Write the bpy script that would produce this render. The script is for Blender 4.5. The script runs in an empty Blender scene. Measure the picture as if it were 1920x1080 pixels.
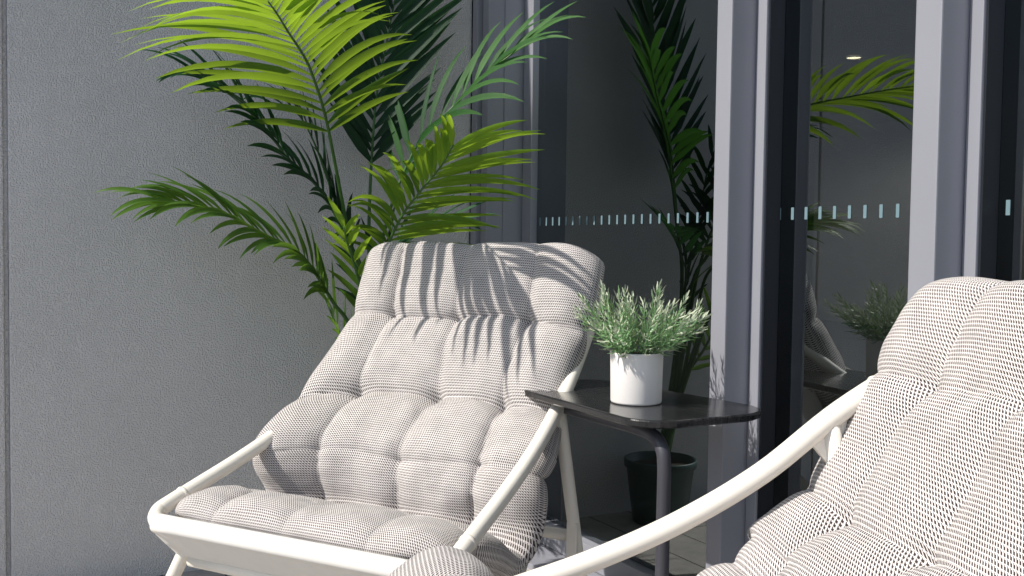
import bpy, bmesh, math, random
from mathutils import Vector, Matrix, noise

scene = bpy.context.scene
R = math.radians

# ------------------------------------------------------------------ camera
FPX = 1900.0
yaw, pitch, roll, CAM_H = R(28.5), math.atan(82 / FPX), R(0.77), 0.85
f0 = Vector((math.sin(yaw), math.cos(yaw), 0)); r0 = Vector((math.cos(yaw), -math.sin(yaw), 0)); zz = Vector((0, 0, 1))
fw = math.cos(pitch) * f0 - math.sin(pitch) * zz
u0 = math.sin(pitch) * f0 + math.cos(pitch) * zz
rt = math.cos(roll) * r0 + math.sin(roll) * u0
up = math.cos(roll) * u0 - math.sin(roll) * r0
cam_d = bpy.data.cameras.new('camera')
cam_d.sensor_width = 36.0
cam_d.lens = FPX / 1920 * 36
cam_d.clip_start = 0.02
cam_d.clip_end = 2000
cam = bpy.data.objects.new('camera', cam_d)
scene.collection.objects.link(cam)
cam.matrix_world = Matrix(((rt.x, up.x, -fw.x, 0), (rt.y, up.y, -fw.y, 0), (rt.z, up.z, -fw.z, CAM_H), (0, 0, 0, 1)))
scene.camera = cam

# ------------------------------------------------------------------ light
SUN_EL, SUN_AZ = R(45), R(5.5)          # azimuth measured from -X towards +Y (behind the wall)
to_sun = Vector((-math.cos(SUN_AZ) * math.cos(SUN_EL), math.sin(SUN_AZ) * math.cos(SUN_EL), math.sin(SUN_EL)))
world = bpy.data.worlds.new('World'); scene.world = world
world.use_nodes = True
wn = world.node_tree.nodes; wl = world.node_tree.links
bg = wn['Background']
sky = wn.new('ShaderNodeTexSky'); sky.sky_type = 'NISHITA'; sky.sun_disc = False
sky.sun_elevation = SUN_EL
sky.sun_rotation = math.atan2(to_sun.x, to_sun.y)
wl.new(sky.outputs[0], bg.inputs[0])
bg.inputs[1].default_value = 0.135
sun_d = bpy.data.lights.new('sun', 'SUN'); sun_d.energy = 5.0; sun_d.angle = R(0.5); sun_d.color = (1.0, 0.95, 0.88)
sun = bpy.data.objects.new('sun', sun_d); scene.collection.objects.link(sun)
sun.location = to_sun * 10
sun.rotation_euler = to_sun.to_track_quat('Z', 'Y').to_euler()
scene.view_settings.view_transform = 'Standard'
scene.view_settings.look = 'None'
scene.view_settings.exposure = 0.18
scene.view_settings.gamma = 1.0
scene.render.engine = 'CYCLES'
scene.cycles.max_bounces = 10
scene.cycles.transparent_max_bounces = 16
scene.cycles.use_denoising = True

# ------------------------------------------------------------------ helpers
def link(o, parent=None):
    scene.collection.objects.link(o)
    if parent: o.parent = parent
    return o

def obj(name, bm, mat, parent=None, smooth=False, mats=None):
    me = bpy.data.meshes.new(name)
    bm.normal_update()
    bm.to_mesh(me); bm.free()
    for m in (mats or [mat]): me.materials.append(m)
    if smooth:
        for p in me.polygons: p.use_smooth = True
    return link(bpy.data.objects.new(name, me), parent)

def thing(name, label, cat, loc=(0, 0, 0), rz=0, group=None):
    o = bpy.data.objects.new(name, None); o.empty_display_size = 0.05
    o.location = loc; o.rotation_euler = (0, 0, rz)
    return tag(link(o), label, cat, group)

def tag(o, label, cat, group=None):
    o['label'] = label; o['category'] = cat
    if group: o['group'] = group
    return o

def struct(o):
    o['kind'] = 'structure'; return o

def add_box(bm, x0, x1, y0, y1, z0, z1, bev=0.0):
    g = bmesh.ops.create_cube(bm, size=1.0)
    vs = g['verts']
    for v in vs:
        v.co = Vector(((x0 + x1) / 2 + v.co.x * (x1 - x0), (y0 + y1) / 2 + v.co.y * (y1 - y0), (z0 + z1) / 2 + v.co.z * (z1 - z0)))
    if bev > 0:
        es = list({e for v in vs for e in v.link_edges})
        bmesh.ops.bevel(bm, geom=es, offset=bev, segments=2, profile=0.6, affect='EDGES')

def box(name, b, mat, parent=None, bev=0.0):
    bm = bmesh.new(); add_box(bm, *b, bev=bev)
    return obj(name, bm, mat, parent)

def crom(pts, n, closed=False):
    P = [Vector(p) for p in pts]; out = []
    m = len(P)
    segs = m if closed else m - 1
    for i in range(segs):
        if closed: a, b, c, d = P[(i - 1) % m], P[i], P[(i + 1) % m], P[(i + 2) % m]
        else: a, b, c, d = P[max(i - 1, 0)], P[i], P[i + 1], P[min(i + 2, m - 1)]
        if not closed and i == 0: a = b * 2 - c
        if not closed and i == segs - 1: d = c * 2 - b
        for k in range(n):
            t = k / n
            out.append(0.5 * ((2 * b) + (c - a) * t + (2 * a - 5 * b + 4 * c - d) * t * t + (3 * b - a - 3 * c + d) * t ** 3))
    if not closed: out.append(P[-1].copy())
    return out

def resample(pts, n):
    L = [0.0]
    for a, b in zip(pts, pts[1:]): L.append(L[-1] + (b - a).length)
    out = []; j = 0
    for i in range(n + 1):
        s = L[-1] * i / n
        while j < len(pts) - 2 and L[j + 1] < s: j += 1
        t = (s - L[j]) / max(L[j + 1] - L[j], 1e-9)
        out.append(pts[j].lerp(pts[j + 1], min(max(t, 0), 1)))
    return out, L[-1]

def add_tube(bm, pts, rad, seg=14, closed=False, caps=True):
    """rad: number or list; parallel-transport sweep"""
    n = len(pts)
    T = []
    for i in range(n):
        if closed: t = pts[(i + 1) % n] - pts[(i - 1) % n]
        else: t = pts[min(i + 1, n - 1)] - pts[max(i - 1, 0)]
        T.append(t.normalized())
    nrm = T[0].orthogonal().normalized()
    if abs(T[0].z) < 0.9: nrm = (Vector((0, 0, 1)) - T[0] * T[0].z).normalized()
    rings = []
    for i in range(n):
        nrm = (nrm - T[i] * nrm.dot(T[i])).normalized()
        b = T[i].cross(nrm)
        r = rad[i] if isinstance(rad, (list, tuple)) else rad
        rings.append([bm.verts.new(pts[i] + (nrm * math.cos(2 * math.pi * k / seg) + b * math.sin(2 * math.pi * k / seg)) * r) for k in range(seg)])
    for i in range(n if closed else n - 1):
        A, B = rings[i], rings[(i + 1) % n]
        for k in range(seg):
            f = bm.faces.new((A[k], A[(k + 1) % seg], B[(k + 1) % seg], B[k])); f.smooth = True
    if caps and not closed:
        bm.faces.new(rings[0][::-1]); bm.faces.new(rings[-1])

def tube(name, pts, rad, mat, parent=None, seg=14, closed=False):
    bm = bmesh.new(); add_tube(bm, [Vector(p) for p in pts], rad, seg, closed)
    bmesh.ops.recalc_face_normals(bm, faces=bm.faces)
    return obj(name, bm, mat, parent)

def add_lathe(bm, prof, seg=48):
    rings = []
    for r, z in prof:
        rings.append([bm.verts.new((r * math.cos(2 * math.pi * k / seg), r * math.sin(2 * math.pi * k / seg), z)) for k in range(seg)])
    for A, B in zip(rings, rings[1:]):
        for k in range(seg):
            f = bm.faces.new((A[k], A[(k + 1) % seg], B[(k + 1) % seg], B[k])); f.smooth = True
    bm.faces.new(rings[0][::-1]); bm.faces.new(rings[-1])

# ------------------------------------------------------------------ materials
def new_mat(name):
    m = bpy.data.materials.new(name); m.use_nodes = True
    nt = m.node_tree
    return m, nt, nt.nodes, nt.links, nt.nodes['Principled BSDF']

def math_node(nt, op, a, b=None, c=None):
    n = nt.nodes.new('ShaderNodeMath'); n.operation = op
    for i, v in enumerate((a, b, c)):
        if v is None: continue
        if isinstance(v, (int, float)): n.inputs[i].default_value = v
        else: nt.links.new(v, n.inputs[i])
    return n.outputs[0]

def ramp(nt, fac, stops):
    n = nt.nodes.new('ShaderNodeValToRGB')
    e = n.color_ramp.elements
    while len(e) < len(stops): e.new(0.5)
    for el, (p, c) in zip(e, stops): el.position = p; el.color = (*c, 1)
    nt.links.new(fac, n.inputs[0])
    return n.outputs[0]

def noise_tex(nt, vec, scale, detail=3.0, rough=0.5):
    n = nt.nodes.new('ShaderNodeTexNoise'); n.inputs['Scale'].default_value = scale
    n.inputs['Detail'].default_value = detail; n.inputs['Roughness'].default_value = rough
    if vec is not None: nt.links.new(vec, n.inputs['Vector'])
    return n.outputs['Fac']

def coords(nt, kind='Object'):
    n = nt.nodes.new('ShaderNodeTexCoord'); return n.outputs[kind]

def bump(nt, h, strength, dist, bsdf):
    b = nt.nodes.new('ShaderNodeBump'); b.inputs['Strength'].default_value = strength; b.inputs['Distance'].default_value = dist
    nt.links.new(h, b.inputs['Height']); nt.links.new(b.outputs[0], bsdf.inputs['Normal'])
    return b

def simple(name, col, rough=0.5, metal=0.0, var=0.0, vscale=12, bstr=0.0, bscale=200, bdist=0.001, spec=None):
    m, nt, N, L, p = new_mat(name)
    p.inputs['Base Color'].default_value = (*col, 1); p.inputs['Roughness'].default_value = rough; p.inputs['Metallic'].default_value = metal
    if spec is not None: p.inputs['Specular IOR Level'].default_value = spec
    if var > 0:
        f = noise_tex(nt, coords(nt), vscale, 4)
        L.new(ramp(nt, f, [(0.3, tuple(c * (1 - var) for c in col)), (0.7, tuple(min(1, c * (1 + var)) for c in col))]), p.inputs['Base Color'])
        r_ = math_node(nt, 'MULTIPLY_ADD', f, 0.25, rough - 0.12); L.new(r_, p.inputs['Roughness'])
    if bstr > 0: bump(nt, noise_tex(nt, coords(nt), bscale, 2), bstr, bdist, p)
    return m

def make_wall_mat():
    m, nt, N, L, p = new_mat('textured_render_paint')
    co = coords(nt)
    big = noise_tex(nt, co, 1.3, 3)
    mp = N.new('ShaderNodeMapping'); mp.inputs['Scale'].default_value = (5.0, 5.0, 0.5); L.new(co, mp.inputs[0])
    streak = noise_tex(nt, mp.outputs[0], 2.0, 5, 0.6)
    fine = noise_tex(nt, co, 26, 4, 0.6)
    mixv = math_node(nt, 'ADD', math_node(nt, 'MULTIPLY', big, 0.55), math_node(nt, 'ADD', math_node(nt, 'MULTIPLY', streak, 0.25), math_node(nt, 'MULTIPLY', fine, 0.20)))
    L.new(ramp(nt, mixv, [(0.32, (0.60, 0.583, 0.572)), (0.66, (0.72, 0.702, 0.69))]), p.inputs['Base Color'])
    p.inputs['Roughness'].default_value = 0.36
    a = noise_tex(nt, co, 280, 0.6, 0.4)
    h = ramp(nt, a, [(0.38, (0, 0, 0)), (0.66, (1, 1, 1))])
    bump(nt, h, 0.85, 0.0026, p)
    return m

def make_fabric():
    m, nt, N, L, p = new_mat('houndstooth_fabric')
    uv = N.new('ShaderNodeUVMap').outputs[0]
    sep = N.new('ShaderNodeSeparateXYZ'); L.new(uv, sep.inputs[0])
    TX = 8 / 0.0043
    TY = 8 / 0.0052
    co = coords(nt)
    x = math_node(nt, 'FLOOR', math_node(nt, 'MULTIPLY', sep.outputs[0], TX))
    y = math_node(nt, 'FLOOR', math_node(nt, 'MULTIPLY', sep.outputs[1], TY))
    my = math_node(nt, 'FLOORED_MODULO', y, 8.0)
    mx_ = math_node(nt, 'FLOORED_MODULO', math_node(nt, 'ADD', x, my), 8.0)
    body = math_node(nt, 'MULTIPLY', math_node(nt, 'LESS_THAN', my, 4.5), math_node(nt, 'LESS_THAN', mx_, 4.8))
    tooth = math_node(nt, 'MULTIPLY', math_node(nt, 'LESS_THAN', my, 6.5), math_node(nt, 'LESS_THAN', mx_, 1.5))
    dark = math_node(nt, 'MAXIMUM', body, tooth)
    col = N.new('ShaderNodeMix'); col.data_type = 'RGBA'
    L.new(dark, col.inputs[0])
    nz = noise_tex(nt, co, 30, 3)
    L.new(ramp(nt, nz, [(0.3, (0.63, 0.592, 0.570)), (0.7, (0.73, 0.69, 0.665))]), col.inputs[6])
    L.new(ramp(nt, nz, [(0.3, (0.030, 0.022, 0.021)), (0.7, (0.065, 0.048, 0.045))]), col.inputs[7])
    L.new(col.outputs[2], p.inputs['Base Color'])
    p.inputs['Roughness'].default_value = 0.95
    p.inputs['Specular IOR Level'].default_value = 0.15
    if 'Sheen Weight' in p.inputs: p.inputs['Sheen Weight'].default_value = 0.15
    h = math_node(nt, 'ADD', math_node(nt, 'MULTIPLY', dark, -0.4), noise_tex(nt, co, 420, 2))
    bump(nt, h, 0.35, 0.0012, p)
    return m

def make_leaf(name, c_dark, c_light, trans, tfac=0.4, rough=0.38):
    m, nt, N, L, p = new_mat(name)
    co = coords(nt)
    f = noise_tex(nt, co, 9, 3)
    at = N.new('ShaderNodeAttribute'); at.attribute_name = 'leaf_tone_shade'
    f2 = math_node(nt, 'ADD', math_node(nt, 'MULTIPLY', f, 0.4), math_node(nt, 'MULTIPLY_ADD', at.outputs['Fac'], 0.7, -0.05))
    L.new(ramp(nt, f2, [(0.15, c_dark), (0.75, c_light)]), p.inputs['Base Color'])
    p.inputs['Roughness'].default_value = rough; p.inputs['Specular IOR Level'].default_value = 0.35
    uv = N.new('ShaderNodeUVMap').outputs[0]
    wv = N.new('ShaderNodeTexWave'); wv.wave_type = 'BANDS'; wv.bands_direction = 'X'
    wv.inputs['Scale'].default_value = 2.2; wv.inputs['Distortion'].default_value = 0.4
    L.new(uv, wv.inputs['Vector'])
    bump(nt, wv.outputs['Fac'], 0.35, 0.001, p)
    t = N.new('ShaderNodeBsdfTranslucent'); L.new(ramp(nt, f2, [(0.1, tuple(c * 0.45 for c in trans)), (0.8, trans)]), t.inputs[0])
    mx = N.new('ShaderNodeMixShader'); mx.inputs[0].default_value = tfac
    L.new(p.outputs[0], mx.inputs[1]); L.new(t.outputs[0], mx.inputs[2])
    L.new(mx.outputs[0], N['Material Output'].inputs[0])
    return m

def make_glass():
    m, nt, N, L, p = new_mat('tinted_glass')
    N.remove(p)
    tr = N.new('ShaderNodeBsdfTransparent'); tr.inputs[0].default_value = (0.30, 0.345, 0.365, 1)
    gl = N.new('ShaderNodeBsdfGlossy'); gl.inputs['Roughness'].default_value = 0.0; gl.inputs[0].default_value = (0.9, 0.97, 1.0, 1)
    L.new(ramp(nt, noise_tex(nt, coords(nt), 7, 5, 0.7), [(0.5, (0, 0, 0)), (0.85, (0.05, 0.05, 0.05))]), gl.inputs['Roughness'])
    fr = N.new('ShaderNodeFresnel'); fr.inputs[0].default_value = 1.5
    b = N.new('ShaderNodeBump'); b.inputs['Strength'].default_value = 0.05; b.inputs['Distance'].default_value = 0.004
    L.new(noise_tex(nt, coords(nt), 5.0, 1), b.inputs['Height']); L.new(b.outputs[0], gl.inputs['Normal'])
    ge = N.new('ShaderNodeNewGeometry')
    kf = math_node(nt, 'MULTIPLY_ADD', fr.outputs[0], 2.4, 0.075)
    k = math_node(nt, 'ADD', math_node(nt, 'MULTIPLY', kf, math_node(nt, 'SUBTRACT', 1.0, ge.outputs['Backfacing'])), math_node(nt, 'MULTIPLY', 0.06, ge.outputs['Backfacing']))
    mx = N.new('ShaderNodeMixShader'); L.new(k, mx.inputs[0]); L.new(tr.outputs[0], mx.inputs[1]); L.new(gl.outputs[0], mx.inputs[2])
    L.new(mx.outputs[0], N['Material Output'].inputs[0])
    return m

def make_table_mat():
    m, nt, N, L, p = new_mat('black_stained_timber')
    mp = N.new('ShaderNodeMapping'); mp.inputs['Scale'].default_value = (60, 3, 10)
    L.new(coords(nt), mp.inputs[0])
    g = noise_tex(nt, mp.outputs[0], 3.0, 6, 0.65)
    L.new(ramp(nt, g, [(0.35, (0.010, 0.010, 0.0105)), (0.62, (0.026, 0.026, 0.027)), (0.8, (0.042, 0.042, 0.043))]), p.inputs['Base Color'])
    L.new(math_node(nt, 'MULTIPLY_ADD', g, 0.22, 0.03), p.inputs['Roughness'])
    bump(nt, g, 0.35, 0.0008, p)
    return m

def make_deck_mat():
    m, nt, N, L, p = new_mat('pale_deck_tile')
    co = coords(nt)
    sep = N.new('ShaderNodeSeparateXYZ'); L.new(co, sep.inputs[0])
    fx = math_node(nt, 'FRACT', math_node(nt, 'MULTIPLY', sep.outputs[0], 1 / 0.145))
    fy = math_node(nt, 'FRACT', math_node(nt, 'MULTIPLY', sep.outputs[1], 1 / 0.6))
    j = math_node(nt, 'MAXIMUM', math_node(nt, 'LESS_THAN', fx, 0.035), math_node(nt, 'LESS_THAN', fy, 0.008))
    nz = noise_tex(nt, co, 14, 5, 0.6)
    c = N.new('ShaderNodeMix'); c.data_type = 'RGBA'; L.new(j, c.inputs[0])
    L.new(ramp(nt, nz, [(0.3, (0.30, 0.28, 0.26)), (0.7, (0.42, 0.39, 0.36))]), c.inputs[6])
    c.inputs[7].default_value = (0.05, 0.05, 0.05, 1)
    L.new(c.outputs[2], p.inputs['Base Color']); p.inputs['Roughness'].default_value = 0.7
    h = math_node(nt, 'ADD', math_node(nt, 'MULTIPLY', j, -1.0), math_node(nt, 'MULTIPLY', nz, 0.15))
    bump(nt, h, 0.6, 0.004, p)
    return m

M_wall = make_wall_mat()
M_fabric = make_fabric()
M_glass = make_glass()
M_table = make_table_mat()
M_deck = make_deck_mat()
M_alu = simple('satin_aluminium_paint', (0.262, 0.266, 0.300), 0.34, 0.0, 0.03, 3, 0.06, 900, 0.0004)
M_alu_dark = simple('dark_gasket', (0.012, 0.014, 0.02), 0.4)
M_white = simple('cream_powder_coat', (0.80, 0.755, 0.67), 0.42, 0.0, 0.02, 8, 0.08, 700, 0.0004)
M_sling = simple('white_sling_fabric', (0.74, 0.72, 0.68), 0.8, 0, 0.03, 20, 0.3, 600, 0.0008)
M_post = simple('dark_grey_powder_coat', (0.055, 0.055, 0.065), 0.42, 0.1, 0.05, 12, 0.15, 800, 0.0005)
M_pot = simple('matt_white_ceramic', (0.80, 0.77, 0.74), 0.55, 0, 0.02, 10, 0.06, 60, 0.001)
M_planter = simple('dark_green_plastic', (0.03, 0.075, 0.07), 0.4, 0, 0.1, 10)
M_soil = simple('dark_soil', (0.03, 0.022, 0.016), 0.95, 0, 0.4, 90, 0.9, 140, 0.006)
M_leaf_dark = make_leaf('dark_palm_leaf', (0.006, 0.032, 0.014), (0.022, 0.085, 0.028), (0.03, 0.12, 0.02), 0.28, 0.5)  # darker leaf colour for fronds near the wall; their shade is put in
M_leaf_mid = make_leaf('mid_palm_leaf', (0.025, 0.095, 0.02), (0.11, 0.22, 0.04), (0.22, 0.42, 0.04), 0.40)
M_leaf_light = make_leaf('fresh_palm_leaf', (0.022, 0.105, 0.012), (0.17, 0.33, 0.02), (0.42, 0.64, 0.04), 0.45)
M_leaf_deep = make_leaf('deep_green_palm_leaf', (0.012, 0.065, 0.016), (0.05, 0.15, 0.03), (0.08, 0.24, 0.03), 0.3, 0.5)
M_rachis = simple('palm_stalk', (0.05, 0.13, 0.025), 0.45, 0, 0.2, 25)
M_sprig = make_leaf('rosemary_leaf', (0.20, 0.37, 0.17), (0.50, 0.66, 0.38), (0.50, 0.66, 0.28), 0.35)
M_sprig_tip = make_leaf('frosted_rosemary_tip', (0.62, 0.68, 0.50), (0.85, 0.85, 0.72), (0.6, 0.7, 0.5), 0.3)
M_dot = simple('etched_marker_film', (0.14, 0.22, 0.25), 0.6)
M_blue = simple('navy_label_cloth', (0.02, 0.05, 0.22), 0.8)
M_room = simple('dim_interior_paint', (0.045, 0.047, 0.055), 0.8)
M_roomfl = simple('dim_interior_floor', (0.05, 0.047, 0.045), 0.5)
M_bolt = simple('black_bolt', (0.01, 0.01, 0.01), 0.4, 0.6)
M_rail = simple('white_rail_paint', (0.75, 0.76, 0.78), 0.4)
M_far = simple('dark_facade_cladding', (0.035, 0.04, 0.055), 0.6, 0, 0.2, 0.5)

# ------------------------------------------------------------------ setting
K = 1.03
YW = 2.57 * K
bm = bmesh.new(); add_box(bm, -1.75, 1.262 * K, -4.0, YW, -0.06, 0.0); add_box(bm, -1.75, -0.661, YW + 0.001, 8.0, -0.06, 0.0)
struct(obj('balcony_floor', bm, M_deck))
bm = bmesh.new(); add_box(bm, -600, 600, -600, 600, -3.3, -3.2)
struct(obj('ground', bm, simple('asphalt_ground', (0.06, 0.06, 0.065), 0.9, 0, 0.2, 0.3)))

# back wall: two rendered panels with a recessed joint between them
GX = 0.088 * K
bm = bmesh.new()
add_box(bm, GX + 0.005, 1.2575 * K, YW, YW + 0.18, -0.06, 2.6, 0.004)
add_box(bm, -0.66, GX - 0.005, YW, YW + 0.18, -0.06, 2.6, 0.004)
add_box(bm, GX - 0.0045, GX + 0.0045, YW + 0.012, YW + 0.17, -0.06, 2.59)
wall = obj('rendered_wall', bm, M_wall)
tag(wall, 'grey textured render wall with a vertical joint, behind the palm', 'wall')

# ------------------------------------------------------------------ facade frame
ZT = 2.6
fr = thing('window_frame', 'silver grey aluminium window framing with projecting posts beside the table', 'window frame', (1.3 * K, 1.2 * K, 0))
def fpart(name, b, mat=None, bev=0.0018):
    x0, x1, y0, y1, z0, z1 = b
    o = box(name, ((x0 - 1.3) * K, (x1 - 1.3) * K, (y0 - 1.2) * K, (y1 - 1.2) * K, z0, z1), mat or M_alu, fr, bev)
    return o
fpart('jamb', (1.258, 1.50, 2.537, 2.568, 0, ZT))
fpart('jamb', (1.272, 1.50, 2.497, 2.533, 0, ZT))
fpart('jamb', (1.322, 1.50, 2.492, 2.4965, 0, ZT), bev=0.0008)
fpart('jamb', (1.380, 1.50, 2.440, 2.4885, 0, ZT))
fpart('mullion', (1.240, 1.435, 1.455, 1.497, 0, ZT), bev=0.0028)
fpart('mullion', (1.240, 1.435, 1.0005, 1.047, 0, ZT), bev=0.0028)
fpart('mullion', (1.240, 1.435, -0.70, -0.65, 0, ZT), bev=0.0028)
fpart('sill', (1.262, 1.50, 1.4985, 2.439, -0.02, 0.016))
fpart('sill', (1.262, 1.50, 1.048, 1.4535, -0.02, 0.016))
fpart('sill', (1.262, 1.50, -0.649, 0.999, -0.02, 0.016))
fpart('head_rail', (1.262, 1.50, -0.70, 2.568, ZT + 0.001, ZT + 0.12))

def dots(y0, y1, x, z, parent, org):
    bm = bmesh.new(); add_box(bm, -0.0012, -0.0002, -0.0035, 0.0035, -0.0115, 0.0115)
    first = obj('marker_dot', bm, M_dot, parent); first.location = (x - org[0], y1 - org[1], z)
    y = y1 - 0.035
    while y > y0:
        c = first.copy(); scene.collection.objects.link(c); c.location = (x - org[0], y - org[1], z)
        y -= 0.035

def panel(label, xg, y0, y1, stile_near, stile_far, rail_x0, dot):
    xg, y0, y1, rail_x0 = xg * K, y0 * K, y1 * K, rail_x0 * K
    t = thing('glass_panel', label, 'glass panel', (xg, (y0 + y1) / 2, 0), 0, 'dark glass panels of the window wall')
    o = (xg, (y0 + y1) / 2)
    def b(n, bb, m, bev=0.0015): return box(n, (bb[0] - o[0], bb[1] - o[0], bb[2] - o[1], bb[3] - o[1], bb[4], bb[5]), m, t, bev)
    ya, yb = y0 + stile_near, y1 - stile_far
    b('pane', (xg, xg + 0.022, ya, yb, 0.078, ZT - 0.06), M_glass, 0)
    b('bottom_rail', (rail_x0, xg + 0.045, ya, yb, 0.018, 0.076), M_alu)
    b('top_rail', (rail_x0, xg + 0.045, ya, yb, ZT - 0.058, ZT - 0.002), M_alu)
    if stile_far > 0:
        b('stile', (rail_x0, xg + 0.045, yb + 0.0005, y1 - 0.0005, 0.018, ZT - 0.002), M_alu, 0.002)
        b('gasket', (rail_x0 + 0.006, xg - 0.0005, yb - 0.0035, yb, 0.077, ZT - 0.06), M_alu_dark, 0)
    if stile_near > 0:
        b('stile', (rail_x0, xg + 0.045, y0 + 0.0005, ya - 0.0005, 0.018, ZT - 0.002), M_alu, 0.002)
    dots(max(ya + 0.02, 0.45), yb - dot, xg, 0.915, t, o)
    return t
panel('dark glass panel between the back wall and the post behind the table', 1.400, 1.498, 2.4395, 0.0, 0.0, 1.372, 0.02)
panel('narrow dark glass panel between the two silver posts, reflecting sunlit fronds', 1.340, 1.048, 1.4545, 0.0, 0.028, 1.298, 0.001)
panel('dark glass panel at right behind the near armchair, beyond the second post', 1.340, -0.649, 1.0000, 0.03, 0.025, 1.298, 0.02)

# room behind the glass
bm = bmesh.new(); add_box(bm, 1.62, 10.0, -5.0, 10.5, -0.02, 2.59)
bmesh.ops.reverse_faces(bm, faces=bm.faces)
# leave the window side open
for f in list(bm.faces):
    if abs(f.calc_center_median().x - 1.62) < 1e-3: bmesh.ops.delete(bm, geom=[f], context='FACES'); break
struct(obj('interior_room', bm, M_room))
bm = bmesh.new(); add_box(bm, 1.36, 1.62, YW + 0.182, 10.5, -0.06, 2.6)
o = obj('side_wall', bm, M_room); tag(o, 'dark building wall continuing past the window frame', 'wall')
bm = bmesh.new(); add_box(bm, 1.36, 1.62, -5.0, -0.738, -0.06, 2.6)
o = obj('side_wall', bm, M_wall); tag(o, 'grey render wall running on from the near end of the window', 'wall')
bm = bmesh.new(); add_box(bm, 0.55, 10.1, -5.0, 10.6, ZT + 0.122, ZT + 0.40)
o = obj('added_shade_slab', bm, M_wall); struct(o)  # unseen slab over the room; overhang added to cut sky light on the wall

# ceiling downlight inside the room
t = thing('ceiling_downlight', 'small warm glowing downlight seen through the narrow glass panel', 'ceiling light', (7.11, 6.67, 2.585))
bm = bmesh.new(); add_lathe(bm, [(0.001, -0.006), (0.062, -0.006), (0.062, 0.0), (0.001, 0.0)], 24)
me_, nt_, N_, L_, p_ = new_mat('lamp_lens')
p_.inputs['Emission Color'].default_value = (1.0, 0.72, 0.42, 1); p_.inputs['Emission Strength'].default_value = 14
obj('lens', bm, me_, t)
bm = bmesh.new(); add_tube(bm, [Vector((0.068 * math.cos(2 * math.pi * k / 32), 0.068 * math.sin(2 * math.pi * k / 32), -0.006)) for k in range(32)], 0.0055, 8, True)
obj('trim_ring', bm, M_white, t)

lamp_d = bpy.data.lights.new('downlight_lamp', 'SPOT'); lamp_d.energy = 420; lamp_d.spot_size = R(160); lamp_d.spot_blend = 0.35; lamp_d.color = (1, 0.8, 0.6); lamp_d.shadow_soft_size = 0.05
lamp = bpy.data.objects.new('downlight_lamp', lamp_d); scene.collection.objects.link(lamp); lamp.parent = t; lamp.location = (0, 0, -0.03)
o = box('room_partition', (9.0, 9.1, 5.2, 9.0, 0.0, 2.25), simple('partition_paint', (0.35, 0.33, 0.33), 0.7, 0, 0.1, 1.5))
tag(o, 'low grey partition inside the dim room, seen through the narrow glass panel', 'partition')

# balustrade and opposite building (seen only in the glass)
t = thing('balustrade', 'white handrail over thin posts at the open balcony edge, mirrored in the glass', 'balustrade', (-1.65, 0.0, 0))
bm = bmesh.new(); add_box(bm, -0.025, 0.025, -4.0, 7.5, 1.06, 1.10, 0.005); obj('handrail', bm, M_rail, t)
for k in range(13):
    y = -3.9 + k * 0.94
    box('post', (-0.02, 0.02, y - 0.02, y + 0.02, 0.0, 1.059), M_post, t)
t = thing('opposite_building', 'dark building beyond the balcony, mirrored in the right glass panel', 'building', (-9, 11, -3.2))
box('facade', (-5, 3, -6.0, 9, 0, 13), M_far, t)
for k in range(4):
    box('balcony_slab', (3.001, 3.5, -6.0, 9, 2.4 + k * 3.0, 2.62 + k * 3.0), M_rail, t)

# ------------------------------------------------------------------ armchairs
def rail_z(u): return 0.36 + 0.346 * u - 0.331 * u * u + 0.846 * u ** 3
def half_w(u): return (0.611 - 0.158 * u) / 2

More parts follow.
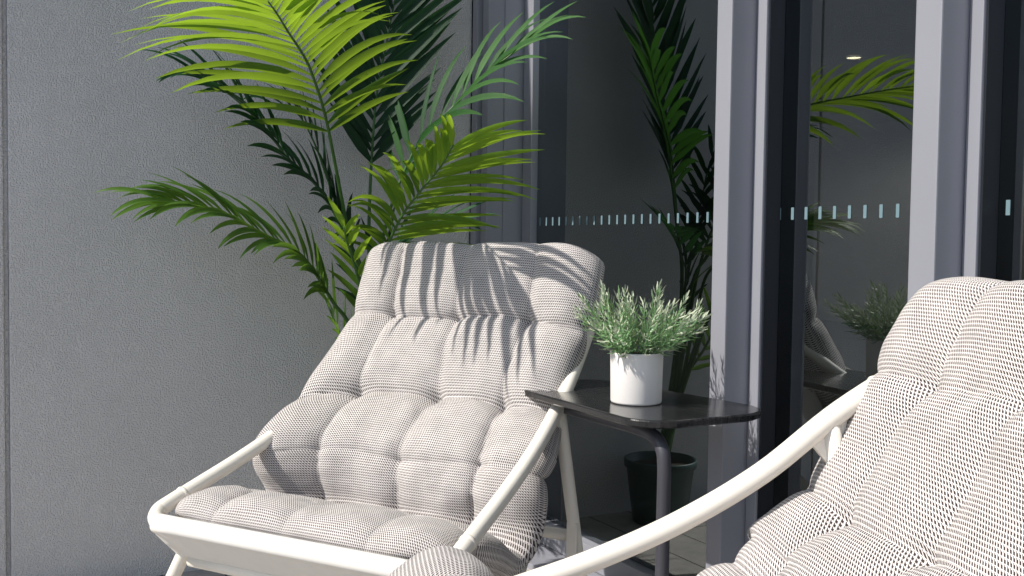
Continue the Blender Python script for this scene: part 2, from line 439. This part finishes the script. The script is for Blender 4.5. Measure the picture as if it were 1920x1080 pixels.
def build_chair(name, label, loc, yaw_, leg_du, ut, ext):
    t = thing(name, label, 'armchair', (loc[0], loc[1], 0), yaw_, 'cream framed lounge chairs')
    RAD = 0.0138
    # closed loop: front bar, right rail, top bar, left rail (local x = backwards, y = chair's image-left)
    UT = ut
    rp = []
    r = 0.055
    def rail_z(u):
        z = 0.36 + 0.346 * u - 0.331 * u * u + 0.846 * u ** 3
        return z if u < 0.64 or not ext else 0.664 + (u - 0.64) * 0.60
    us = [r, 0.12, 0.22, 0.32, 0.42, 0.52, 0.62, UT - 0.055]
    front = [(0.0, s * (half_w(0) - r) * k, 0.36) for s, k in ((1, 1), (1, 0.33), (-1, 0.33), (-1, 1))]
    def corner(s):
        out = []
        for a in (20, 45, 70):
            a = R(a); out.append((r - r * math.cos(a), s * (half_w(0) - r + r * math.sin(a)), 0.36 + (rail_z(r) - 0.36) * (a / R(90)) ** 2))
        return out
    right = corner(-1) + [(u, -half_w(u), rail_z(u)) for u in us]
    left = corner(1) + [(u, half_w(u), rail_z(u)) for u in us]
    top = [(UT - 0.012, -half_w(UT) + 0.012, rail_z(UT - 0.012)), (UT, -half_w(UT) + 0.06, rail_z(UT)), (UT, 0, rail_z(UT)), (UT, half_w(UT) - 0.06, rail_z(UT)), (UT - 0.012, half_w(UT) - 0.012, rail_z(UT - 0.012))]
    loop = front + right + top + left[::-1]
    tube('frame', crom(loop, 8, True), RAD, M_white, t, 16, True)
    for s in (-1, 1):
        for u_ in (0.085, 0.66):
            a_ = Vector((u_, s * half_w(u_), rail_z(u_))); b_ = Vector((u_ + 0.006, s * half_w(u_ + 0.006), rail_z(u_ + 0.006)))
            tube('joint_ring', [a_, a_.lerp(b_, 0.5), b_], [RAD + 0.0006, RAD + 0.0013, RAD + 0.0006], M_white, t, 16)
    # rear legs with gusset, stretcher, brackets
    du = leg_du
    ju = 0.485 + du; jz = rail_z(ju)
    for s in (-1, 1):
        y = s * (half_w(ju) + 0.004)
        top_p = Vector((ju, s * half_w(ju), jz - 0.006)); bot = Vector((0.632 + du * 0.6, s * (half_w(ju) + 0.012), 0.006))
        pts = [top_p.lerp(bot, k / 10) for k in range(11)]
        lg = tube('leg', pts, 0.0125, M_white, t)
        bm = bmesh.new()
        # gusset web where the leg meets the rail
        d = (bot - top_p).normalized(); tt = Vector((1, 0, 0.9)).normalized()
        base = [top_p - tt * 0.035, top_p + tt * 0.03, top_p + d * 0.065]
        vs = []
        for o_ in (-0.004, 0.004): vs.append([bm.verts.new(q + Vector((0, o_, 0))) for q in base])
        bm.faces.new(vs[0][::-1]); bm.faces.new(vs[1])
        for i in range(3): bm.faces.new((vs[0][i], vs[0][(i + 1) % 3], vs[1][(i + 1) % 3], vs[1][i]))
        bmesh.ops.recalc_face_normals(bm, faces=bm.faces)
        obj('gusset', bm, M_white, lg)
        bm = bmesh.new(); add_lathe(bm, [(0.0135, 0.0), (0.0145, 0.002), (0.0140, 0.02), (0.0128, 0.022)], 16)
        ft = obj('foot', bm, M_bolt, lg); ft.location = (bot.x, bot.y, 0.0)
        q = top_p.lerp(bot, 0.5)
        box('bracket', (q.x - 0.02, q.x - 0.0095, q.y - 0.011, q.y + 0.011, q.z - 0.035, q.z + 0.035), M_white, lg, 0.002)
    q = Vector((0.632 + du * 0.6, 0, 0.006)).lerp(Vector((ju, 0, jz)), 0.5)
    hw = half_w(ju)
    tube('stretcher', [(q.x, y, q.z) for y in (-hw, -hw / 2, 0, hw / 2, hw)], 0.0115, M_white, t)
    # front legs
    for s in (-1, 1):
        a = Vector((0.055, s * (half_w(0) - 0.072), 0.345)); b = Vector((0.035, s * (half_w(0) + 0.105), 0.006))
        lg = tube('leg', [a.lerp(b, k / 8) for k in range(9)], 0.0125, M_white, t)
        c = a.lerp(b, 0.30)
        bm = bmesh.new(); add_lathe(bm, [(0.006, 0), (0.006, 0.006), (0.003, 0.008)], 12)
        bt = obj('bolt', bm, M_bolt, lg); bt.location = (c.x - 0.011, c.y, c.z); bt.rotation_euler = (0, R(-90), 0)
        bm = bmesh.new(); add_lathe(bm, [(0.0135, 0.0), (0.0145, 0.002), (0.0140, 0.02), (0.0128, 0.022)], 16)
        ft = obj('foot', bm, M_bolt, lg); ft.location = (b.x, b.y, 0.0)
    yy = half_w(0) - 0.062
    tube('stretcher', [(0.053, y, 0.285) for y in (-yy, -yy / 2, 0, yy / 2, yy)], 0.0105, M_white, t)
    # sling: wraps the front bar, sags to the back and climbs to the top bar
    k_ = UT - 0.745
    prof = [(0.012, 0.3735), (0.000, 0.3752), (-0.012, 0.369), (-0.0135, 0.354), (-0.002, 0.3425), (0.024, 0.316), (0.07, 0.275), (0.15, 0.238), (0.25, 0.208), (0.34, 0.200), (0.42 + k_ * .6, 0.25), (0.48 + k_, 0.36), (0.55 + k_, 0.50), (0.64 + k_, 0.66), (UT - 0.02, rail_z(UT) - 0.015), (UT, rail_z(UT))]
    pr = crom([(u, 0, z) for u, z in prof], 5)
    bm = bmesh.new(); rows = []
    for p_ in pr:
        w = half_w(max(p_.x, 0)) - 0.035
        rows.append([bm.verts.new((p_.x, w * (k / 6 - 1), p_.z)) for k in range(13)])
    for A, B in zip(rows, rows[1:]):
        for k in range(12):
            f = bm.faces.new((A[k], A[k + 1], B[k + 1], B[k])); f.smooth = True
    so = obj('sling', bm, M_sling, t)
    md = so.modifiers.new('thick', 'SOLIDIFY'); md.thickness = 0.0016; md.offset = 0
    return t

def build_cushion(label, loc, yaw_, prof, rows_at, W, seed, thick=0.10, tagside=True, row_k=0.020, col_k=0.034, node_k=0.016, wl=None, wr=None, fl=None, cols=(-0.6, -0.04, 0.52), pk=0.012):
    rnd = random.Random(seed)
    raw = crom([(u, 0, z) for u, z in prof], 10)
    NV, NS = 300, 150
    P, Ltot = resample(raw, NV)
    # smooth tangents/normals
    nrm = []
    for i in range(NV + 1):
        a, b = P[max(i - 5, 0)], P[min(i + 5, NV)]
        t_ = (b - a).normalized(); nrm.append(Vector((-t_.z, 0, t_.x)))   # points up / forwards
    arc = [Ltot * i / NV for i in range(NV + 1)]
    # arc positions of the tufting rows
    rows = []
    rws = []
    for (u, z, rw) in rows_at:
        rws.append(rw)
        i = min(range(NV + 1), key=lambda k: (P[k].x - u) ** 2 + (P[k].z - z) ** 2); rows.append(arc[i])
    bm = bmesh.new(); uvl = bm.loops.layers.uv.new('UVMap')
    Re = 0.075
    def edge(x, R_):
        return 1.0 if x >= R_ else math.sqrt(max(0.0, 1 - (1 - x / R_) ** 2))
    grid_t, grid_b = [], []
    off = Vector((seed * 13.7, seed * 5.1, 0))
    def arcdip(x, r_):
        return 0.0 if x >= r_ else 1 - math.sqrt(max(0.0, 1 - (1 - x / r_) ** 2))
    for i in range(NV + 1):
        v = arc[i]; de = min(v, Ltot - v)
        # nearest row valleys
        dr = min(abs(v - r_) for r_ in rows)
        pinch = math.exp(-dr / 0.022)
        rc = 0.085
        wloc = W
        if de < rc: wloc = W - rc + math.sqrt(max(0.0, rc * rc - (rc - de) ** 2))
        wloc -= pk * pinch
        rt_, rb_ = [], []
        for k in range(NS + 1):
            a = 2 * k / NS - 1
            a = math.copysign(abs(a) ** 0.85, a)
            s = a * wloc
            wl_ = (wl(P[i].z, P[i].x) if wl and a < 0 else 0.0) + (wr(P[i].z, P[i].x) if wr and a > 0 else 0.0)
            fu = fl(P[i].z, P[i].x) * max(0.0, (-a - 0.35) / 0.65) ** 1.4 if fl and a < 0 else 0.0
            sw = 0.015 * noise.noise(Vector((s * 5, v * 5, seed)))      # wandering seams
            ea = edge(wloc - abs(s), Re); eb = edge(de, Re)
            E = ea * eb
            dc = min(abs(s + sw - c * W) for c in cols)
            drl, rwt = min((abs(v + sw * 1.3 - r_), w_) for r_, w_ in zip(rows, rws))
            dn = math.sqrt(dc * dc + drl * drl)
            cst = 0.6 + 0.4 * noise.noise(Vector((s * 3, v * 4, seed + 9)))
            fade = min(1.0, (de / 0.07)) ** 1.2
            lowk = (1.0 if P[i].z < 0.56 else 0.72) * (0.55 if P[i].x < 0.3 else 1.0)
            d = lowk * col_k * cst * arcdip(dc, 0.060) + rwt * (row_k * arcdip(drl, 0.055) + node_k * math.exp(-dn / 0.016))
            d *= fade
            # radiating creases round the tufts + general slack
            q = Vector((s, v, 0)) + off
            wrk = noise.noise(Vector((s * 34, v * 14, seed))) * 0.0050 * math.exp(-dn / 0.07) + noise.noise(q * 8) * 0.0065 + noise.noise(Vector((s * 12, v * 40, seed + 3))) * 0.0016
            d = (d + wrk) * E
            th = thick * (0.62 + 0.38 * min(1, max(0.0, 1 - pinch * 0.3)))
            top = d + thick / 2 * (1 - E)
            bot = th - th / 2 * (1 - E) * (thick / th)
            if bot < top: bot = top
            base = P[i]
            pt = base - nrm[i] * top; pb = base - nrm[i] * bot
            sx = s + wl_ * a
            rt_.append(bm.verts.new((pt.x - fu, -sx, pt.z))); rb_.append(bm.verts.new((pb.x - fu * 0.7, -sx, pb.z)) if 0 < k < NS and 0 < i < NV else rt_[-1])
        grid_t.append(rt_); grid_b.append(rb_)
    uvs = {}
    def face(vs, keys, flip):
        if len(set(vs)) < 3: return
        seq = []
        for vv, kk in zip(vs, keys):
            if vv not in [x[0] for x in seq]: seq.append((vv, kk))
        if flip: seq = seq[::-1]
        try: f = bm.faces.new([x[0] for x in seq])
        except ValueError: return
        f.smooth = True
        for lp, (_, kk) in zip(f.loops, seq): lp[uvl].uv = kk
    for i in range(NV):
        for k in range(NS):
            keys = []
            for (ii, kk) in ((i, k), (i, k + 1), (i + 1, k + 1), (i + 1, k)):
                a = 2 * kk / NS - 1; a = math.copysign(abs(a) ** 0.85, a)
                keys.append((a * W * 1.03, arc[ii] * 1.03))
            face((grid_t[i][k], grid_t[i][k + 1], grid_t[i + 1][k + 1], grid_t[i + 1][k]), keys, False)
            face((grid_b[i][k], grid_b[i][k + 1], grid_b[i + 1][k + 1], grid_b[i + 1][k]), keys, True)
    bmesh.ops.recalc_face_normals(bm, faces=bm.faces)
    t = thing('seat_cushion', label, 'cushion', (loc[0], loc[1], 0), yaw_, 'tufted houndstooth cushions')
    obj('padding', bm, M_fabric, t)
    if tagside:
        i = min(range(NV + 1), key=lambda k: (P[k].x - 0.33) ** 2 + (P[k].z - 0.40) ** 2)
        q = P[i] - nrm[i] * thick * 0.5
        bm = bmesh.new(); add_box(bm, -0.010, 0.010, -0.001, 0.018, -0.013, 0.013, 0.0008)
        tg = obj('care_tag', bm, M_blue, t); tg.location = (q.x, W - 0.004, q.z); tg['label'] = 'small navy blue cloth tag'
    return t

C1 = (0.442, 1.587); Y1 = R(33.95)
C2 = (0.297, 0.881); Y2 = R(-20)
build_chair('lounge_chair', 'cream tubular lounge chair by the palm, left of the small black table', C1, Y1, 0.0, 0.745, False)
build_chair('lounge_chair', 'cream tubular lounge chair nearest the camera, right of the small black table', C2, Y2, 0.12, 0.80, True)
prof1 = [(0.012, 0.345), (0.016, 0.382), (0.06, 0.410), (0.14, 0.404), (0.235, 0.372), (0.312, 0.334), (0.340, 0.345), (0.345, 0.40), (0.362, 0.455), (0.41, 0.505), (0.47, 0.555), (0.515, 0.63), (0.553, 0.71), (0.585, 0.79), (0.612, 0.852), (0.66, 0.868)]
build_cushion('grey tufted houndstooth cushion with frond shadows on its top, on the chair by the palm', C1, Y1, prof1, [(0.17, 0.395, .5), (0.325, 0.328, 1.2), (0.355, 0.445, .35), (0.468, 0.55, 1.15), (0.552, 0.70, 1)], 0.288, 1,
              wl=lambda z, u: 0.030 * math.exp(-((z - 0.46) / 0.18) ** 2) * min(1, max(0, (u - 0.2) / 0.1)),
              wr=lambda z, u: -0.022 * math.exp(-((z - 0.60) / 0.07) ** 2) if u > 0.4 else 0.0,
              fl=lambda z, u: 0.115 * math.exp(-((z - 0.47) / 0.15) ** 2) if u > 0.33 else 0.0)
prof2 = [(0.02, 0.36), (0.03, 0.42), (0.065, 0.475), (0.12, 0.500), (0.175, 0.472), (0.225, 0.415), (0.28, 0.37), (0.335, 0.365), (0.385, 0.405), (0.43, 0.455), (0.507, 0.505), (0.563, 0.545), (0.612, 0.600), (0.655, 0.675), (0.697, 0.75), (0.732, 0.812), (0.79, 0.838)]
build_cushion('grey tufted houndstooth cushion in full sun, on the chair nearest the camera', C2, Y2, prof2, [(0.19, 0.46, .6), (0.32, 0.365, 1), (0.40, 0.42, .4), (0.47, 0.48, .8), (0.575, 0.555, .9), (0.675, 0.70, .6)], 0.288, 2,
              wl=lambda z, u: 0.042 * math.exp(-((z - 0.57) / 0.10) ** 2) if u > 0.5 else 0.0,
              fl=lambda z, u: 0.032 * math.exp(-((z - 0.74) / 0.10) ** 2) if u > 0.5 else 0.0, cols=(-0.5, 0.0, 0.5), pk=0.02, col_k=0.024, row_k=0.017)

# ------------------------------------------------------------------ side table
t = thing('side_table', 'small black side table with rounded corners between the two chairs', 'side table', (1.06, 1.5, 0))
def rounded_poly(pts, rs, n=8):
    out = []
    m = len(pts)
    for i in range(m):
        p0, p1, p2 = Vector(pts[i - 1]), Vector(pts[i]), Vector(pts[(i + 1) % m])
        a = (p0 - p1).normalized(); b = (p2 - p1).normalized()
        ang = a.angle(b); r_ = rs[i]; d = r_ / math.tan(ang / 2)
        c = p1 + (a + b).normalized() * (r_ / math.sin(ang / 2))
        s, e = p1 + a * d - c, p1 + b * d - c
        for k in range(n + 1):
            v = s.lerp(e, k / n).normalized() * r_
            out.append(c + v)
    return out
top = rounded_poly([(-0.108, 0.275), (0.118, 0.285), (0.184, -0.203), (-0.112, -0.205)], [0.050, 0.06, 0.080, 0.07])
bm = bmesh.new()
zb = 0.556
prof_t = [(0.006, 0.0), (0.0, 0.003), (0.0, 0.011), (0.0015, 0.0132), (0.004, 0.014)]
rings = []
cx = sum((p for p in top), Vector((0, 0))) / len(top)
for ins, dz in prof_t:
    rings.append([bm.verts.new((p.x + (cx - p).normalized().x * ins, p.y + (cx - p).normalized().y * ins, zb + dz)) for p in top])
for A, B in zip(rings, rings[1:]):
    for k in range(len(top)): bm.faces.new((A[k], A[(k + 1) % len(top)], B[(k + 1) % len(top)], B[k]))
bm.faces.new(rings[0][::-1]); bm.faces.new(rings[-1])
bmesh.ops.recalc_face_normals(bm, faces=bm.faces)
obj('tabletop', bm, M_table, t)
# one bent post: runs under the top, turns down at the near end, turns back along the floor
px, py = -0.055, -0.178
pp = [(px, 0.16, 0.541), (px, 0.0, 0.541), (px, py + 0.075, 0.541), (px, py + 0.03, 0.536), (px, py + 0.008, 0.52), (px, py, 0.49), (px, py, 0.40), (px, py, 0.2), (px, py, 0.07), (px, py + 0.012, 0.03), (px, py + 0.05, 0.014), (px, py + 0.2, 0.0135), (px, 0.20, 0.0135)]
tube('post', crom(pp, 6), 0.0115, M_post, t, 16)
tube('foot_bar', [(-0.13, 0.20, 0.0135), (-0.05, 0.20, 0.0135), (0.12, 0.20, 0.0135)], 0.0112, M_post, t)
tube('foot_bar', [(-0.13, py + 0.04, 0.0115), (0.0, py + 0.04, 0.0115), (0.12, py + 0.04, 0.0115)], 0.0092, M_post, t)

# ------------------------------------------------------------------ potted rosemary
PX, PY, PZ = 1.058, 1.478, 0.5702
t = thing('potted_rosemary', 'frosty green rosemary in a white pot on the black side table', 'potted plant', (PX, PY, PZ))
bm = bmesh.new()
add_lathe(bm, [(0.010, 0.0), (0.0415, 0.0), (0.0445, 0.0012), (0.0455, 0.004), (0.0472, 0.088), (0.0474, 0.0905), (0.0466, 0.0915), (0.0450, 0.0905), (0.0440, 0.080), (0.01, 0.080)], 64)
obj('pot', bm, M_pot, t)
bm = bmesh.new(); add_lathe(bm, [(0.002, 0.0805), (0.0436, 0.0805), (0.043, 0.084), (0.03, 0.088), (0.002, 0.09)], 32)
obj('soil', bm, M_soil, t)

def sprig_mesh(rnd, base, d, L):
    bm = bmesh.new()
    bend = Vector((rnd.uniform(-.3, .3), rnd.uniform(-.3, .3), rnd.uniform(-0.25, .35)))
    n = 9; pts = [base.copy()]; dd = d.copy()
    for i in range(n):
        dd = (dd + bend * 0.12).normalized(); pts.append(pts[-1] + dd * L / n)
    add_tube(bm, pts, [0.0013 - 0.0008 * i / n for i in range(n + 1)], 5, caps=False)
    for f in bm.faces: f.material_index = 0
    m = int(L / 0.0028)
    ga = rnd.uniform(0, 6.28)
    for j in range(m):
        f = 0.12 + 0.88 * j / (m - 1)
        x = f * n; i = min(int(x), n - 1); p = pts[i].lerp(pts[i + 1], x - i)
        T = (pts[i + 1] - pts[i]).normalized(); A = T.orthogonal().normalized(); B = T.cross(A)
        ga += 2.399963
        open_ = 0.95 - 0.55 * f ** 3
        o_ = (A * math.cos(ga) + B * math.sin(ga))
        nd = (T * (1.05 - open_ * 0.6) + o_ * open_).normalized()
        ln = (0.023 - 0.010 * f ** 2) * rnd.uniform(0.75, 1.15); w = 0.0016 * rnd.uniform(0.85, 1.2)
        side = nd.cross(T).normalized() * w
        c1 = p + nd * ln * 0.5 + o_ * 0.0006; c2 = p + nd * ln + T * ln * 0.22
        v = [bm.verts.new(q) for q in (p - side * 0.5, p + side * 0.5, c1 + side, c1 - side, c2 + side * 0.25, c2 - side * 0.25)]
        mi = 1 if (f > 0.80 and rnd.random() < 0.75) or rnd.random() < 0.24 else 0
        for q in ((v[0], v[1], v[2], v[3]), (v[3], v[2], v[4], v[5])):
            fc = bm.faces.new(q); fc.material_index = mi
    return bm
rnd = random.Random(5)
NSP = 40
for i in range(NSP):
    a = 2.399963 * i + rnd.uniform(-.2, .2)
    q = math.sqrt((i + 0.5) / NSP)
    tilt = R(5) + q * R(57) * rnd.uniform(0.8, 1.1)
    d = Vector((math.cos(a) * math.sin(tilt) + 0.06, math.sin(a) * math.sin(tilt) - 0.05, math.cos(tilt))).normalized()
    b = Vector((math.cos(a) * 0.036 * q, math.sin(a) * 0.036 * q, 0.085))
    obj('sprig', sprig_mesh(rnd, b, d, rnd.uniform(0.084, 0.130) * (1.0 if q > .35 else 1.08)), M_sprig, t, mats=[M_sprig, M_sprig_tip])

# ------------------------------------------------------------------ potted palm
BX, BY = 0.995, 2.505
t_palm = thing('potted_palm', 'tall potted kentia palm with arching fronds in the wall corner', 'potted palm', (BX, BY, 0))
bm = bmesh.new()
add_lathe(bm, [(0.01, 0.0), (0.078, 0.0), (0.082, 0.004), (0.104, 0.172), (0.111, 0.173), (0.112, 0.195), (0.108, 0.197), (0.103, 0.194), (0.100, 0.165), (0.01, 0.165)], 48)
obj('planter', bm, M_planter, t_palm)
bm = bmesh.new(); add_lathe(bm, [(0.002, 0.166), (0.0995, 0.166), (0.095, 0.172), (0.05, 0.178), (0.002, 0.18)], 32)
obj('soil', bm, M_soil, t_palm)

def frond(pts, N, t0, n, Ls, W, ang, droop, seed, mat, prof='mid', droop_r=None, jitter=0.1, rad=(0.0078, 0.0016), fold=0.55, stem=None):
    """one frond: stalk + two rows of leaflets; returns a single mesh part"""
    rnd = random.Random(seed)
    pts = [(x * K, y * K, CAM_H + (z - CAM_H) * K) for x, y, z in pts]
    N = Vector(N).normalized()
    org = Vector((BX, BY, 0))
    base = [Vector((BX + (pts[0][0] - BX) * 0.15 + rnd.uniform(-.02, .02), BY + rnd.uniform(-.02, .02), 0.17)), ] if stem is None else []
    raw = crom(base + [Vector(p) for p in pts], 10)
    S, L = resample(raw, 90)
    bm = bmesh.new(); uvl = bm.loops.layers.uv.new('UVMap'); tone = bm.verts.layers.float.new('leaf_tone_shade')
    add_tube(bm, [p - org for p in S], [rad[0] + (rad[1] - rad[0]) * (i / 90) for i in range(91)], 8)
    for f in bm.faces: f.material_index = 1
    g = Vector((0, 0, -1))
    for side in (-1, 1):
        Lm = Ls[0] if side < 0 else Ls[1]
        if Lm <= 0: continue
        for i in range(n):
            f = (i + 0.5 + rnd.uniform(-.18, .18) + (0.25 if side > 0 else 0)) / n
            f = min(max(f, 0), 0.999)
            tt = t0 + (1 - t0) * f
            x = tt * 90; j = min(int(x), 89); p = S[j].lerp(S[j + 1], x - j)
            T = (S[min(j + 2, 90)] - S[max(j - 2, 0)]).normalized()
            Nn = (N - T * N.dot(T)).normalized(); Sd = T.cross(Nn) * side
            a = R(ang[0] + (ang[1] - ang[0]) * f) * rnd.uniform(0.9, 1.1)
            if prof == 'mid': pl = math.sin(math.pi * (0.22 + 0.62 * f)) ** 0.8
            elif prof == 'base': pl = 1 - 0.5 * f
            else: pl = 0.75 + 0.25 * math.sin(math.pi * f)
            ln = Lm * pl * rnd.uniform(0.88, 1.1)
            d = (T * math.cos(a) + Sd * math.sin(a) + Nn * (0.18 + rnd.uniform(-jitter, jitter))).normalized()
            dr = (droop if side < 0 or droop_r is None else droop_r) * rnd.uniform(0.6, 1.4)
            seg = 8; q = p - T * 0.001; prev = None
            tn = min(1.0, max(0.0, rnd.gauss(0.45, 0.2) + 0.75 * (f - 0.5)))  # random tone; shade on the lower leaflets is put in as darker green
            wmax = W * (0.75 + 0.25 * pl) * rnd.uniform(0.85, 1.12)
            tw = rnd.uniform(-0.35, 0.35)
            for s in range(seg + 1):
                xs = s / seg
                w = wmax * 0.5 * (min(1.0, 0.22 + 3.2 * xs) * (1 - xs ** 2.6)) + 0.0003
                up_ = (Nn - d * Nn.dot(d))
                if up_.length < 1e-3: up_ = d.orthogonal()
                up_.normalize()
                wd = d.cross(up_).normalized()
                wd = (wd * math.cos(tw * xs) + up_ * math.sin(tw * xs)).normalized(); u2 = wd.cross(d)
                c = q - org
                fo = fold * (1 - 0.5 * xs)
                row = [bm.verts.new(c + wd * w * math.cos(fo) + u2 * w * math.sin(fo)), bm.verts.new(c), bm.verts.new(c - wd * w * math.cos(fo) + u2 * w * math.sin(fo))]
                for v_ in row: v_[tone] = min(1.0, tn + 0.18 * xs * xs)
                if prev:
                    for k in (0, 1):
                        fc = bm.faces.new((prev[k], prev[k + 1], row[k + 1], row[k])); fc.smooth = True; fc.material_index = 0
                        for lp, uv in zip(fc.loops, ((k, (s - 1) / seg), (k + 1, (s - 1) / seg), (k + 1, s / seg), (k, s / seg))): lp[uvl].uv = uv
                prev = row
                d = (d + g * dr * (0.25 + xs) / seg).normalized()
                q = q + d * ln / seg
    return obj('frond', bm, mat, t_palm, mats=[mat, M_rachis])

F1 = [(0.893,2.400,0.709),(0.843,2.380,0.829),(0.797,2.340,0.979),(0.731,2.250,1.137),(0.666,2.150,1.218),(0.624,2.080,1.243),(0.567,1.980,1.261),(0.521,1.890,1.272),(0.485,1.820,1.277)]
F2 = [(0.910,2.420,0.708),(0.909,2.440,0.883),(0.926,2.460,1.128),(0.944,2.470,1.267),(0.964,2.475,1.351),(0.988,2.475,1.476),(1.010,2.470,1.600)]
F3 = [(0.918,2.410,0.708),(0.948,2.400,0.924),(0.997,2.370,1.073),(1.022,2.340,1.125),(1.075,2.300,1.189),(1.132,2.260,1.259),(1.177,2.220,1.304),(1.219,2.180,1.342)]
F4 = [(0.885,2.360,0.711),(0.881,2.280,0.805),(0.885,2.170,0.906),(0.898,2.090,0.964),(0.913,2.010,1.017),(0.913,1.950,1.057)]
F5 = [(0.887,2.380,0.550),(0.824,2.360,0.660),(0.789,2.350,0.700),(0.724,2.330,0.791),(0.679,2.320,0.832),(0.610,2.310,0.864),(0.528,2.290,0.902),(0.443,2.270,0.923),(0.371,2.260,0.932)]
F6 = [(0.891,2.400,0.655),(0.836,2.400,0.855),(0.763,2.400,0.980),(0.701,2.400,1.032),(0.655,2.390,1.084),(0.610,2.380,1.130),(0.566,2.370,1.167),(0.516,2.360,1.198),(0.469,2.350,1.213)]
F7 = [(0.900,2.420,0.708),(0.857,2.440,0.855),(0.803,2.460,1.014),(0.776,2.470,1.093),(0.734,2.470,1.163),(0.680,2.465,1.184),(0.648,2.460,1.188)]
F8 = [(0.909,2.400,0.439),(0.845,2.380,0.552),(0.797,2.360,0.648),(0.763,2.340,0.714),(0.737,2.320,0.766)]
F9 = [(0.914,2.400,0.709),(0.941,2.380,0.816),(0.986,2.350,0.871),(1.036,2.300,0.891),(1.071,2.250,0.898)]
F10 = [(0.885,2.340,0.607),(0.842,2.300,0.715),(0.804,2.250,0.793),(0.759,2.180,0.855),(0.739,2.140,0.884)]
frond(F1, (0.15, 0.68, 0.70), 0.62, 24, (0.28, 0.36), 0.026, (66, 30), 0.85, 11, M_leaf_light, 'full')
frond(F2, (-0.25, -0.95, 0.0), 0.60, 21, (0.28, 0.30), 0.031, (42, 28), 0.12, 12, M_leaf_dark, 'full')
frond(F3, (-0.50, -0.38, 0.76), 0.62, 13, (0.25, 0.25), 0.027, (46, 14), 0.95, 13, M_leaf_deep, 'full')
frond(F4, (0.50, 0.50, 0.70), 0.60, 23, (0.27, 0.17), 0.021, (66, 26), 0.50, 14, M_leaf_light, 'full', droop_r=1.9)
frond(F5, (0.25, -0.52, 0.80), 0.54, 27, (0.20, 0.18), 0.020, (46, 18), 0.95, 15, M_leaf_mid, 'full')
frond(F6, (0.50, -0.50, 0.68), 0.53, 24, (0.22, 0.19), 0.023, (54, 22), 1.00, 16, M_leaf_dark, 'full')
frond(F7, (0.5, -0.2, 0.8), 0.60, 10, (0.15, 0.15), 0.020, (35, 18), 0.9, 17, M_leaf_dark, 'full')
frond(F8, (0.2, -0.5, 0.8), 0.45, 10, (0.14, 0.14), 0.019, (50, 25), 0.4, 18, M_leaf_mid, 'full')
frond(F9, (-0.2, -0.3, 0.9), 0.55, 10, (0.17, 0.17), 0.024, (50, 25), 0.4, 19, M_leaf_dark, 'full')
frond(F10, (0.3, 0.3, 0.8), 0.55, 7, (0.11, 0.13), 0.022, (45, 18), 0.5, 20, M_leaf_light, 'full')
